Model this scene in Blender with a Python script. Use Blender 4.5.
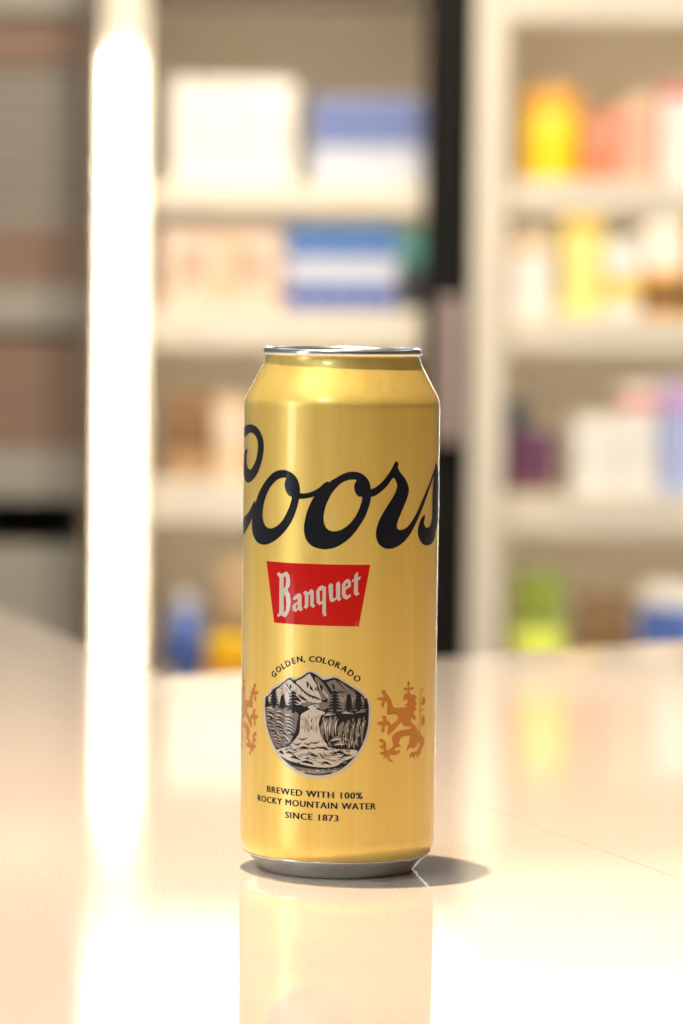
import bpy, bmesh, math, random
from mathutils import Vector, Matrix
from mathutils.geometry import delaunay_2d_cdt
random.seed(7)
for o in list(bpy.data.objects): bpy.data.objects.remove(o)
scene = bpy.context.scene
C = scene.collection
R = math.radians

# ------------------------------------------------------------------ camera
TZ = 0.90                                   # counter top height
F = 4050.0                                  # focal length in pixels of the 683 x 1024 frame
CAM = Vector((0.0002, -1.364, TZ + 0.207))
PITCH, ROLL = R(3.612), R(0.68)
FWD = Vector((0, math.cos(PITCH), -math.sin(PITCH)))
_r = Vector((1, 0, 0)); _u = Vector((0, math.sin(PITCH), math.cos(PITCH)))
RGT = _r * math.cos(ROLL) + _u * math.sin(ROLL)
UPV = _u * math.cos(ROLL) - _r * math.sin(ROLL)
cd = bpy.data.cameras.new('camera'); cam = bpy.data.objects.new('camera', cd); C.objects.link(cam)
m = Matrix.Identity(4)
for i in range(3):
    m[i][0] = RGT[i]; m[i][1] = UPV[i]; m[i][2] = -FWD[i]; m[i][3] = CAM[i]
cam.matrix_world = m
cd.sensor_fit = 'VERTICAL'; cd.sensor_height = 36.0; cd.sensor_width = 24.0
cd.lens = F / 1024 * 36.0
cd.clip_start = 0.05; cd.clip_end = 60
cd.dof.use_dof = True; cd.dof.focus_distance = 1.333; cd.dof.aperture_fstop = 9.0
scene.camera = cam

# ------------------------------------------------------------------ world, exposure
w = bpy.data.worlds.new('world'); scene.world = w; w.use_nodes = True
w.node_tree.nodes['Background'].inputs[0].default_value = (0.86, 0.94, 1.0, 1)
w.node_tree.nodes['Background'].inputs[1].default_value = 3.5
vs = scene.view_settings
vs.view_transform = 'Standard'; vs.look = 'None'; vs.gamma = 1.0; vs.use_curve_mapping = False
vs.exposure = 0.44
KEY_W = 33.0            # warm pendant lamp, watts
LED_L = 24.0            # cooler light bars
INNER_FILL_L = 16.0           # unseen strips added to brighten the cooler insides
HEAD_L = 5.0            # lit headers on the coolers
FILL_PANEL_L = 8.6           # ceiling panels added as unseen fill light
FILL_SPOT_W = 74.0         # warm spots added to brighten the coolers and the rack, watts each

# ------------------------------------------------------------------ pixel helpers
def ray(x, y):
    return (RGT * (x - 341.5) + UPV * (512.0 - y) + FWD * F).normalized()
def at_y(x, y, Y):
    d = ray(x, y); t = (Y - CAM.y) / d.y; return CAM + d * t
def at_z(x, y, Z=TZ):
    d = ray(x, y); t = (Z - CAM.z) / d.z; return CAM + d * t
RC = 0.0330                                 # can radius
def on_can(x, y):
    """pixel -> (u, v): arc length from the front and height on the can wall, metres"""
    d = ray(x, y)
    a = d.x**2 + d.y**2; b = 2 * (CAM.x * d.x + CAM.y * d.y); c = CAM.x**2 + CAM.y**2 - RC**2
    q = b * b - 4 * a * c
    t = (-b - math.sqrt(max(q, 0))) / (2 * a)
    p = CAM + d * t
    return (math.atan2(p.x, -p.y) * RC, p.z - TZ)

# ------------------------------------------------------------------ materials
def mat(name, col, rough=0.5, metal=0.0, coat=0.0, noise=0.0, nscale=40.0, spec=0.5, bump=0.0, emit=0.0, coat_rough=0.05):
    m = bpy.data.materials.new(name); m.use_nodes = True
    nt = m.node_tree; b = nt.nodes['Principled BSDF']
    b.inputs['Base Color'].default_value = (*col, 1); b.inputs['Roughness'].default_value = rough
    b.inputs['Metallic'].default_value = metal; b.inputs['Coat Weight'].default_value = coat
    b.inputs['Coat Roughness'].default_value = coat_rough; b.inputs['Specular IOR Level'].default_value = spec
    if emit:
        b.inputs['Emission Color'].default_value = (*col, 1); b.inputs['Emission Strength'].default_value = emit
    if noise or bump:
        tc = nt.nodes.new('ShaderNodeTexCoord'); n = nt.nodes.new('ShaderNodeTexNoise')
        n.inputs['Scale'].default_value = nscale; n.inputs['Detail'].default_value = 4
        nt.links.new(tc.outputs['Object'], n.inputs['Vector'])
        if noise:
            mx = nt.nodes.new('ShaderNodeMixRGB'); mx.blend_type = 'MULTIPLY'; mx.inputs[0].default_value = noise
            mx.inputs[1].default_value = (*col, 1)
            nt.links.new(n.outputs['Fac'], mx.inputs[2]); nt.links.new(mx.outputs[0], b.inputs['Base Color'])
        if bump:
            bp = nt.nodes.new('ShaderNodeBump'); bp.inputs['Strength'].default_value = bump
            bp.inputs['Distance'].default_value = 0.001
            nt.links.new(n.outputs['Fac'], bp.inputs['Height']); nt.links.new(bp.outputs[0], b.inputs['Normal'])
    return m
def s2l(r, g, b):
    f = lambda c: (c / 255 / 12.92) if c / 255 <= 0.04045 else ((c / 255 + 0.055) / 1.055) ** 2.4
    return (f(r), f(g), f(b))
def emat(name, col, strength):
    m = bpy.data.materials.new(name); m.use_nodes = True; nt = m.node_tree
    nt.nodes.remove(nt.nodes['Principled BSDF'])
    e = nt.nodes.new('ShaderNodeEmission'); e.inputs[0].default_value = (*col, 1); e.inputs[1].default_value = strength
    nt.links.new(e.outputs[0], nt.nodes['Material Output'].inputs[0])
    return m

M = {}
M['gold'] = mat('gold_lacquer', (0.93, 0.70, 0.25), 0.36, metal=0.55, coat=0.8, coat_rough=0.05)
_nt = M['gold'].node_tree; _b = _nt.nodes['Principled BSDF']
_tc = _nt.nodes.new('ShaderNodeTexCoord'); _mp = _nt.nodes.new('ShaderNodeMapping'); _mp.inputs['Scale'].default_value = (1, 1, 0.012)
_n = _nt.nodes.new('ShaderNodeTexNoise'); _n.inputs['Scale'].default_value = 260; _n.inputs['Detail'].default_value = 3
_rp = _nt.nodes.new('ShaderNodeValToRGB'); _rp.color_ramp.elements[0].position = 0.3; _rp.color_ramp.elements[1].position = 0.7
_rp.color_ramp.elements[0].color = (0.93, 0.66, 0.155, 1); _rp.color_ramp.elements[1].color = (0.98, 0.74, 0.20, 1)
_nt.links.new(_tc.outputs['Object'], _mp.inputs[0]); _nt.links.new(_mp.outputs[0], _n.inputs['Vector'])
_nt.links.new(_n.outputs['Fac'], _rp.inputs[0]); _nt.links.new(_rp.outputs[0], _b.inputs['Base Color'])
M['alu'] = mat('bare_aluminium', (0.80, 0.79, 0.77), 0.22, metal=1.0)
M['ink'] = mat('navy_black_ink', (0.008, 0.010, 0.018), 0.35, spec=0.1, coat=0.5, coat_rough=0.05)
M['red'] = mat('red_ink', (0.60, 0.006, 0.004), 0.38, spec=0.1, coat=0.5, coat_rough=0.05)
M['pale'] = mat('pale_silver_ink', (0.66, 0.60, 0.53), 0.4, metal=0.15, coat=1.0, coat_rough=0.04)
M['taupe'] = mat('taupe_ink', (0.20, 0.165, 0.135), 0.4, metal=0.1, coat=1.0, coat_rough=0.04)
M['copper'] = mat('copper_ink', (0.66, 0.25, 0.035), 0.3, metal=0.45, coat=0.6, coat_rough=0.04)
M['brownink'] = mat('dark_brown_ink', (0.045, 0.028, 0.012), 0.4, coat=1.0, coat_rough=0.04)

def quartz():
    m = mat('beige_quartz', (0.74, 0.63, 0.50), 0.055, spec=0.5)
    nt = m.node_tree; b = nt.nodes['Principled BSDF']
    tc = nt.nodes.new('ShaderNodeTexCoord')
    n = nt.nodes.new('ShaderNodeTexNoise'); n.inputs['Scale'].default_value = 900; n.inputs['Detail'].default_value = 2
    v = nt.nodes.new('ShaderNodeTexVoronoi'); v.inputs['Scale'].default_value = 420
    r1 = nt.nodes.new('ShaderNodeValToRGB'); r1.color_ramp.elements[0].position = 0.33; r1.color_ramp.elements[1].position = 0.6
    r1.color_ramp.elements[0].color = (0.70, 0.58, 0.47, 1); r1.color_ramp.elements[1].color = (0.82, 0.71, 0.61, 1)
    r2 = nt.nodes.new('ShaderNodeValToRGB'); r2.color_ramp.elements[0].position = 0.08; r2.color_ramp.elements[1].position = 0.2
    r2.color_ramp.elements[0].color = (0.86, 0.84, 0.80, 1); r2.color_ramp.elements[1].color = (1, 1, 1, 1)
    mx = nt.nodes.new('ShaderNodeMixRGB'); mx.blend_type = 'MULTIPLY'; mx.inputs[0].default_value = 0.8
    for t in (n, v): nt.links.new(tc.outputs['Object'], t.inputs['Vector'])
    nt.links.new(n.outputs['Fac'], r1.inputs[0]); nt.links.new(v.outputs['Distance'], r2.inputs[0])
    nt.links.new(r1.outputs[0], mx.inputs[1]); nt.links.new(r2.outputs[0], mx.inputs[2])
    nt.links.new(mx.outputs[0], b.inputs['Base Color'])
    return m
M['quartz'] = quartz()
M['wallpaint'] = mat('warm_wall_paint', (0.62, 0.60, 0.56), 0.8, noise=0.15, nscale=6)
M['ceil'] = mat('ceiling_paint', (0.80, 0.78, 0.74), 0.85, noise=0.1, nscale=5)
M['floor'] = mat('grey_floor', (0.30, 0.28, 0.26), 0.5, noise=0.3, nscale=8)
M['wood'] = mat('counter_front_laminate', (0.34, 0.25, 0.18), 0.5, noise=0.4, nscale=14)
M['cream'] = mat('cream_enamel', (0.72, 0.64, 0.52), 0.4, noise=0.06, nscale=9)
M['liner'] = mat('cooler_liner', (0.80, 0.72, 0.58), 0.5, noise=0.1, nscale=7)
M['black'] = mat('black_frame_plastic', (0.006, 0.005, 0.004), 0.6, spec=0.15)
M['mauve'] = mat('mauve_grey_handle', (0.36, 0.27, 0.24), 0.4)
M['darkbrown'] = mat('dark_brown_frame', (0.08, 0.055, 0.035), 0.5)
M['steelgrey'] = mat('grey_steel', (0.40, 0.36, 0.30), 0.5, noise=0.1, nscale=10)
M['kraft'] = mat('kraft_card', (0.30, 0.19, 0.135), 0.8, noise=0.2, nscale=20)
M['tape'] = mat('parcel_tape', (0.36, 0.25, 0.17), 0.4)
M['led'] = emat('led_diffuser', (1.0, 0.93, 0.80), LED_L)
M['inner'] = emat('inner_fill_diffuser', (1.0, 0.92, 0.78), INNER_FILL_L)
M['header'] = emat('header_diffuser', (1.0, 0.96, 0.88), HEAD_L)
M['panel'] = emat('fill_panel_diffuser', (0.72, 0.91, 1.0), FILL_PANEL_L)
M['spotlens'] = emat('spot_lens', (1.0, 0.82, 0.6), 6.0)
M['whiteplastic'] = mat('white_plastic', (0.78, 0.77, 0.74), 0.4)
def card(name, rgb, rough=0.45): return mat(name, s2l(*rgb), rough, noise=0.06, nscale=30)
M['p_white'] = card('white_card', (238, 232, 224)); M['p_grey'] = card('grey_print', (222, 216, 210))
M['p_blue'] = card('blue_card', (108, 122, 172)); M['p_slate'] = card('pale_blue_print', (200, 203, 216))
M['p_royal'] = card('royal_blue_card', (52, 86, 172)); M['p_sky'] = card('sky_blue_print', (70, 130, 190))
M['p_pink'] = card('pink_beige_card', (226, 200, 180)); M['p_rust'] = card('rust_print', (212, 158, 134))
M['p_teal'] = card('teal_card', (82, 140, 130)); M['p_dark'] = card('dark_grey_card', (62, 62, 66))
M['p_tan'] = card('tan_card', (170, 138, 102)); M['p_sand'] = card('sand_card', (214, 188, 154))
M['p_yellow'] = card('yellow_plastic', (248, 204, 30), 0.35); M['p_orangey'] = card('orange_yellow_cap', (240, 180, 70), 0.4)
M['p_coral'] = card('coral_card', (222, 134, 98)); M['p_salmon'] = card('salmon_card', (246, 176, 150))
M['p_lemon'] = card('pale_lemon_card', (248, 228, 140)); M['p_amber'] = card('amber_plastic', (224, 160, 40), 0.35)
M['p_purple'] = card('purple_card', (104, 62, 92)); M['p_navy'] = card('navy_card', (58, 76, 92))
M['p_lav'] = card('lavender_card', (176, 186, 228)); M['p_violet'] = card('violet_print', (196, 160, 206))
M['p_red'] = card('red_print', (214, 90, 80)); M['p_lime'] = card('lime_foil', (204, 218, 66), 0.3)
M['p_olive'] = card('olive_foil', (140, 156, 64), 0.35); M['p_cobalt'] = card('cobalt_plastic', (70, 96, 160), 0.35)
M['p_brown'] = card('brown_print', (120, 90, 60))

# ------------------------------------------------------------------ mesh helpers
def link(name, me, material=None, parent=None, smooth=False):
    if isinstance(me, bmesh.types.BMesh):
        bm = me; me = bpy.data.meshes.new(name); bm.to_mesh(me); bm.free()
    o = bpy.data.objects.new(name, me); C.objects.link(o)
    if material and not me.materials: me.materials.append(M[material])
    if smooth:
        for p in me.polygons: p.use_smooth = True
    if parent: o.parent = parent
    return o
def thing(name, label, cat, loc=(0, 0, 0), rz=0, group=None):
    o = bpy.data.objects.new(name, None); C.objects.link(o); o.location = loc; o.rotation_euler.z = rz
    o.empty_display_size = 0.02
    tag(o, label, cat, group); return o
def tag(o, label=None, cat=None, group=None, kind=None):
    if label: o['label'] = label
    if cat: o['category'] = cat
    if group: o['group'] = group
    if kind: o['kind'] = kind
    return o
def box(x0, x1, y0, y1, z0, z1, bev=0.0, seg=2):
    bm = bmesh.new()
    vs = [bm.verts.new((x, y, z)) for z in (z0, z1) for y in (y0, y1) for x in (x0, x1)]
    for f in ((0, 2, 3, 1), (4, 5, 7, 6), (0, 1, 5, 4), (2, 6, 7, 3), (0, 4, 6, 2), (1, 3, 7, 5)):
        bm.faces.new([vs[i] for i in f])
    if bev: bmesh.ops.bevel(bm, geom=bm.edges[:], offset=bev, segments=seg, affect='EDGES', profile=0.6)
    return bm
def lathe(prof, n=48, cx=0, cy=0, cz=0):
    bm = bmesh.new(); rings = []
    for r, z in prof:
        if r < 1e-7: rings.append([bm.verts.new((cx, cy, z + cz))])
        else: rings.append([bm.verts.new((cx + r * math.cos(2 * math.pi * k / n), cy + r * math.sin(2 * math.pi * k / n), z + cz)) for k in range(n)])
    for a, b in zip(rings, rings[1:]):
        for k in range(n):
            k2 = (k + 1) % n
            if len(a) == 1 and len(b) == 1: continue
            if len(a) == 1: bm.faces.new((a[0], b[k2], b[k]))
            elif len(b) == 1: bm.faces.new((a[k], a[k2], b[0]))
            else: bm.faces.new((a[k], a[k2], b[k2], b[k]))
    bmesh.ops.recalc_face_normals(bm, faces=bm.faces[:])
    return bm
def smooth_by_angle(o, deg=35):
    me = o.data
    for p in me.polygons: p.use_smooth = True
    bm = bmesh.new(); bm.from_mesh(me)
    for e in bm.edges:
        if len(e.link_faces) == 2 and e.calc_face_angle(0) > R(deg): e.smooth = False
    bm.to_mesh(me); bm.free()
def prism(poly, z0, z1, bev=0.0):
    bm = bmesh.new()
    lo = [bm.verts.new((p[0], p[1], z0)) for p in poly]; hi = [bm.verts.new((p[0], p[1], z1)) for p in poly]
    n = len(poly); bm.faces.new(lo[::-1]); top = bm.faces.new(hi)
    for k in range(n): bm.faces.new((lo[k], lo[(k + 1) % n], hi[(k + 1) % n], hi[k]))
    bmesh.ops.recalc_face_normals(bm, faces=bm.faces[:])
    if bev: bmesh.ops.bevel(bm, geom=list(top.edges), offset=bev, segments=2, affect='EDGES')
    return bm

# ------------------------------------------------------------------ room shell
YB = 4.17
XL, XR, YF, ZC = -2.2, 2.4, -3.6, 2.72
def struct(name, bm, m): return tag(link(name, bm, m), kind='structure')
struct('floor', box(XL - .1, XR + .1, YF - .1, YB + .1, -0.06, 0.0), 'floor')
struct('ceiling', box(XL - .1, XR + .1, YF - .1, YB + .1, ZC, ZC + 0.08), 'ceil')
struct('wall_back', box(XL - .1, XR + .1, YB, YB + 0.1, 0, ZC), 'wallpaint')
struct('wall_right', box(XR, XR + 0.1, YF, YB, 0, ZC), 'wood')
struct('wall_front', box(XL - .1, XR + .1, YF - 0.1, YF, 0, ZC), 'wallpaint')
WY0, WY1, WZ0, WZ1 = -1.62, -0.92, 0.85, 2.35       # shop window in the left wall
lw = bmesh.new()
def addbox(bm, *a, **k):
    b2 = box(*a, **k); me = bpy.data.meshes.new('tmp'); b2.to_mesh(me); b2.free(); bm.from_mesh(me); bpy.data.meshes.remove(me)
addbox(lw, XL - .1, XL, YF, WY0, 0, ZC); addbox(lw, XL - .1, XL, WY1, YB, 0, ZC)
addbox(lw, XL - .1, XL, WY0, WY1, 0, WZ0); addbox(lw, XL - .1, XL, WY0, WY1, WZ1, ZC)
struct('wall_left', lw, 'wallpaint')
wf = struct('window_1', box(XL - .08, XL - .02, WY0, WY1, WZ0, WZ0 + .05, .004), 'whiteplastic')
link('head_rail', box(XL - .08, XL - .02, WY0, WY1, WZ1 - .05, WZ1, .004), 'whiteplastic', wf)
for k in range(2):
    yy = WY0 + (WY1 - WY0 - .05) * k
    link('mullion', box(XL - .08, XL - .02, yy, yy + .05, WZ0 + .05, WZ1 - .05, .004), 'whiteplastic', wf)
for i, (z0, z1, nm) in enumerate(((0, 0.09, 'baseboard_back'),)):
    struct(nm, box(XL, XR, YB - 0.015, YB, z0, z1, .003), 'whiteplastic')

# ------------------------------------------------------------------ pendant lamp and added fill lights
def fill_panel(x, y, label):  # unseen panels added to fill the room and brighten coolers and rack
    t = thing('ceiling_fill_light', label, 'fill light', (x, y, ZC), group='added square fill panels')
    fr = bmesh.new()
    for a in ((-.3, .3, -.3, -.27), (-.3, .3, .27, .3), (-.3, -.27, -.27, .27), (.27, .3, -.27, .27)):
        addbox(fr, a[0], a[1], a[2], a[3], -0.03, 0)
    link('frame', fr, 'whiteplastic', t)
    link('diffuser', box(-.27, .27, -.27, .27, -0.02, -0.008), 'panel', t)
for x, y, lb in ((-0.9, -1.9, 'added square fill panel near the shop window, left of the camera'),
                 (-0.9, -0.4, 'added square fill panel left of the pendant lamp'),
                 (0.95, 2.1, 'added square fill panel in front of the right cooler'),
                 (-0.75, 2.1, 'added square fill panel in front of the stock rack')):
    fill_panel(x, y, lb)
# warm pendant close above the can: it casts the can's short shadow
SP = Vector((-0.045, 0.015, TZ + 0.80))
t = thing('pendant_lamp', 'small black pendant lamp hanging over the can', 'lamp', SP)
hs = link('shade', lathe([(0.010, 0.085), (0.020, 0.080), (0.045, 0.012), (0.046, 0.008), (0.043, 0.010), (0.018, 0.070), (0.010, 0.072)], 48), 'black', t); smooth_by_angle(hs)
link('bulb', lathe([(0, 0.030), (0.010, 0.034), (0.014, 0.045), (0.010, 0.06), (0, 0.072)], 24), 'spotlens', t, smooth=True)
link('cord', lathe([(0.0025, 0.085), (0.0025, ZC - SP.z - .02)], 12), 'black', t)
link('ceiling_rose', lathe([(0, ZC - SP.z - .025), (0.03, ZC - SP.z - .02), (0.04, ZC - SP.z), (0, ZC - SP.z)], 32), 'black', t)
ld = bpy.data.lights.new('pendant_beam', 'SPOT'); ld.energy = KEY_W; ld.color = (1.0, 0.78, 0.57)
ld.spot_size = R(150); ld.spot_blend = 0.5; ld.shadow_soft_size = 0.007
lo = bpy.data.objects.new('pendant_beam', ld); C.objects.link(lo); lo.parent = t; lo.location = (0, 0, 0.004)

# unseen spots added over the aisle to brighten coolers and rack
def fill_spot(x, y, target, label, watts, size):
    t = thing('fill_spotlight', label, 'spotlight', (x, y, ZC), group='added fill spotlights over the aisle')
    d = (Vector(target) - Vector((x, y, ZC - .10))).normalized(); q = d.to_track_quat('-Z', 'Y')
    link('stem', lathe([(0.02, 0), (0.02, -.012), (0.006, -.014), (0.006, -.10), (0, -.10)], 24), 'black', t)
    h = link('head', lathe([(0, .05), (0.034, .045), (0.036, -.055), (0.033, -.055), (0.031, -.03), (0, -.03)], 32), 'black', t); smooth_by_angle(h)
    h.location = (0, 0, -.10); h.rotation_mode = 'QUATERNION'; h.rotation_quaternion = q
    link('lens', lathe([(0, -.034), (0.030, -.034), (0.030, -.031), (0, -.031)], 24), 'spotlens', h)
    ld = bpy.data.lights.new('fill_beam', 'SPOT'); ld.energy = watts; ld.color = (1.0, 0.86, 0.68)
    ld.spot_size = R(size); ld.spot_blend = 0.7; ld.shadow_soft_size = 0.03
    lo = bpy.data.objects.new('fill_beam', ld); C.objects.link(lo); lo.parent = h; lo.location = (0, 0, -.06)
fill_spot(-0.55, 1.75, (-0.45, 3.5, 1.1), 'added fill spotlight aimed at the stock rack', FILL_SPOT_W * 1.25, 45)
fill_spot(-0.05, 1.75, (-0.03, 3.28, 1.05), 'added fill spotlight aimed at the left cooler', FILL_SPOT_W, 48)
fill_spot(0.45, 1.75, (0.33, 3.28, 1.05), 'added fill spotlight aimed at the right cooler', FILL_SPOT_W, 48)

# ------------------------------------------------------------------ counter
P0 = at_z(160, 677); PL = at_z(0, 607); PR = at_z(683, 641)
e2 = (PR - P0); e2.z = 0; e2.normalize()
e1 = (PL - P0); e1.z = 0; e1.normalize()
S0 = at_z(440, 790); S1 = at_z(683, 880); sd = (S1 - S0).normalized()
def inter(p, d, q, e):      # where two lines on the counter top meet
    k = ((q.x - p.x) * e.y - (q.y - p.y) * e.x) / (d.x * e.y - d.y * e.x); return p + d * k
SB = inter(S0, sd, P0, e2)                  # back end of the seam
SN = S0 + sd * ((-1.03 - S0.y) / sd.y * 1.0)
def pq(p, q): v = P0 + e2 * p + e1 * q; return (v.x, v.y)
ct = thing('counter', 'beige speckled stone counter with a seam, carrying the gold can', 'counter', (0, 0, 0))
g = 0.00008
BK = P0 + e2 * 1.6; NR = BK - e1 * 1.75; LB = P0 + e1 * 1.3; LB2 = LB - Vector((0.62, 0, 0)); NL = Vector((LB2.x, -1.03, 0))
def off(v, d): return (v[0] + d[0], v[1] + d[1])
nrm = Vector((-sd.y, sd.x, 0)); nrm = nrm if nrm.x > 0 else -nrm
NR = Vector((BK.x, -1.03, 0))
link('slab', prism([(NL.x, NL.y), off(SN, -nrm * g), off(SB, -nrm * g), (P0.x, P0.y), (LB.x, LB.y), (LB2.x, LB2.y)], TZ - 0.03, TZ, 0.0003), 'quartz', ct)
link('slab', prism([off(SN, nrm * g), (NR.x, NR.y), (BK.x, BK.y), off(SB, nrm * g)], TZ - 0.03, TZ, 0.0003), 'quartz', ct)
def inset(k):
    return [(NL.x + k, NL.y + k), (NR.x - k, NR.y + k), (BK.x - k, BK.y - k), (P0.x - k, P0.y - k), (LB.x - k, LB.y - k), (LB2.x + k, LB2.y - k)]
link('cabinet_base', prism(inset(.04), 0.08, TZ - 0.03), 'wood', ct)
link('plinth', prism(inset(.09), 0.0, 0.08), 'black', ct)

# ------------------------------------------------------------------ the can
can = thing('beverage_can', 'tall gold can with dark script lettering and red badge on the counter', 'can', (0, 0, TZ))
def zpx(y): return at_y(341.5, y, 0).z - TZ
def rpx(hw, y):
    p = at_y(341.5, y, 0); return hw / F * (p - CAM).dot(FWD)
sh = [(zpx(y), rpx(h, y)) for y, h in ((411, 98.6), (406, 98.5), (402.5, 98.0), (398.5, 96.9), (394, 95.1), (388, 92.0), (382, 88.8), (376.5, 85.8), (371, 83.0), (366, 80.3), (361, 78.2), (357.5, 77.0), (355, 76.6))]
ZSH = sh[0][0]; RB = RC - 0.00003
prof = [(0.0315, 0.0064), (0.0321, 0.0074), (0.0326, 0.0088), (0.0329, 0.0106), (RB, 0.0130)]
nb = 12
for k in range(1, nb): prof.append((RB, 0.0130 + (ZSH - 0.0130) * k / nb))
prof += [(RB, ZSH)] + [(min(r, RB), z) for z, r in sh[1:]]
o = link('body', lathe(prof, 256), 'gold', can, smooth=True)
ZT = zpx(347.6); rr = rpx(79.5, 351)
neck = sh[-1][1]; zn = sh[-1][0]
o = link('rim', lathe([(neck - .0004, zn - .0006), (neck + .0002, zn + .0001), (rr - .0002, zn + .0003), (rr, zn + .0008), (rr, ZT - .0009), (rr - .0003, ZT - .0003), (rr - .0009, ZT), (rr - .0015, ZT - .0003), (rr - .0019, ZT - .001), (rr - .0024, ZT - .006), (rr - .0035, ZT - .0066), (rr - .0045, ZT - .006), (rr - .0049, ZT - .004), (rr - .0056, ZT - .0036)], 192), 'alu', can, smooth=True)
lid = link('lid', lathe([(rr - .0056, ZT - .0036), (0.012, ZT - .0034), (0, ZT - .0034)], 128), 'alu', can)
tb = bmesh.new()
pts = [(0.0075 * math.cos(a), 0.004 + 0.011 * math.sin(a)) for a in [2 * math.pi * k / 32 for k in range(32)]]
b2 = prism(pts, ZT - .0032, ZT - .0022, .0003); me = bpy.data.meshes.new('t'); b2.to_mesh(me); b2.free(); tb.from_mesh(me); bpy.data.meshes.remove(me)
link('pull_tab', tb, 'alu', lid)
link('rivet', lathe([(0.0028, ZT - .0022), (0.0026, ZT - .0016), (0, ZT - .0014)], 24), 'alu', lid)
o = link('base', lathe([(0.0312, 0.0066), (0.0317, 0.0064), (0.0312, 0.0058), (0.0298, 0.0046), (0.0285, 0.0034), (0.0273, 0.0020), (0.0264, 0.0007), (0.0255, 0.0001), (0.0247, 0.0), (0.0237, 0.0004), (0.0225, 0.003), (0.018, 0.0075), (0.010, 0.010), (0, 0.011)], 192), 'alu', can, smooth=True)

def spline(pts, n=5, closed=True):
    out = []; N = len(pts)
    for i in range(N if closed else N - 1):
        p0 = pts[(i - 1) % N] if closed or i > 0 else pts[i]; p1 = pts[i]; p2 = pts[(i + 1) % N]
        p3 = pts[(i + 2) % N] if closed or i + 2 < N else p2
        for k in range(n):
            t = k / n
            out.append(tuple(0.5 * (2 * p1[j] + (p2[j] - p0[j]) * t + (2 * p0[j] - 5 * p1[j] + 4 * p2[j] - p3[j]) * t * t + (3 * p1[j] - p0[j] - 3 * p2[j] + p3[j]) * t ** 3) for j in (0, 1)))
    if not closed: out.append(pts[-1])
    return out
def wrap(u, v, lift): 
    a = u / RC; r = RC + lift
    return (r * math.sin(a), -r * math.cos(a), v)
def fill(bm, loops, lift):
    """fill loops given in (u, v) on the can wall, with a grid of extra points so that the print follows the curve"""
    verts, edges = [], []
    for lp in loops:
        b = len(verts); cl = []
        for p in lp:
            if not cl or (abs(p[0] - cl[-1][0]) + abs(p[1] - cl[-1][1])) > 2e-5: cl.append(p)
        verts += [Vector((p[0] * 1000, p[1] * 1000)) for p in cl]
        edges += [(b + k, b + (k + 1) % len(cl)) for k in range(len(cl))]
    us = [v.x for v in verts]; vv = [v.y for v in verts]
    st = 1.4
    if max(us) - min(us) > 2.0:
        x = math.floor(min(us) / st) * st
        while x < max(us):
            y = min(vv)
            while y < max(vv):
                verts.append(Vector((x, y + 0.013))); y += st * 2
            x += st
    res = delaunay_2d_cdt(verts, edges, [], 0, 1e-4)
    segs = [(verts[a], verts[b]) for a, b in edges]
    def inside(c):
        k = False
        for p, q in segs:
            if (p.y > c.y) != (q.y > c.y) and c.x < (q.x - p.x) * (c.y - p.y) / (q.y - p.y) + p.x: k = not k
        return k
    vs = [bm.verts.new(wrap(p.x / 1000, p.y / 1000, lift)) for p in res[0]]
    for f in res[2]:
        if len(f) >= 3 and inside(sum((res[0][i] for i in f), Vector((0, 0))) / len(f)):
            try: fc = bm.faces.new([vs[i] for i in f])
            except ValueError: continue
            fc.normal_update(); c = fc.calc_center_median()
            if fc.normal.x * c.x + fc.normal.y * c.y < 0: fc.normal_flip()
            fc.smooth = True
    loose = [v for v in bm.verts if not v.link_faces]
    if loose: bmesh.ops.delete(bm, geom=loose, context='VERTS')
def crop(x0, y0, s): return lambda X, Y: on_can(x0 + X / s, y0 + Y / s)
def loop(pts, fn, n=5, sm=True):
    """pixel points (2-tuples, through fn) or (theta_degrees, height_mm, 0) for the far side"""
    uv = [(R(p[0]) * RC, p[1] / 1000) if len(p) == 3 else fn(*p) for p in pts]
    return spline(uv, n) if sm else uv
def stroke(pts, fn, w0, w1=None, wm=None, n=5):
    """tapered stroke along pixel points; widths in mm"""
    uv = spline([fn(*p) for p in pts], n, False); N = len(uv); L, Rr = [], []
    w1 = w0 if w1 is None else w1
    for i, p in enumerate(uv):
        a = uv[max(i - 1, 0)]; b = uv[min(i + 1, N - 1)]
        dx, dy = b[0] - a[0], b[1] - a[1]; l = math.hypot(dx, dy) or 1e-9
        t = i / (N - 1); ww = w0 + (w1 - w0) * t
        if wm is not None: ww = (w0 * (1 - 2 * t) + wm * 2 * t) if t < .5 else (wm * (2 - 2 * t) + w1 * (2 * t - 1))
        ww = max(ww, 0.02) / 2000
        L.append((p[0] - dy / l * ww, p[1] + dx / l * ww)); Rr.append((p[0] + dy / l * ww, p[1] - dx / l * ww))
    return L + Rr[::-1]
def strokes(bm, items, lift):
    """strips of quads, quicker than filling"""
    for lp in items:
        N = len(lp) // 2
        vs = [bm.verts.new(wrap(p[0], p[1], lift)) for p in lp]
        for k in range(N - 1):
            f = bm.faces.new((vs[k], vs[2 * N - 1 - k], vs[2 * N - 2 - k], vs[k + 1])); f.normal_update(); c = f.calc_center_median()
            if f.normal.x * c.x + f.normal.y * c.y < 0: f.normal_flip()
            f.smooth = True
L0 = 0.00004; DL = 0.00002

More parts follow.
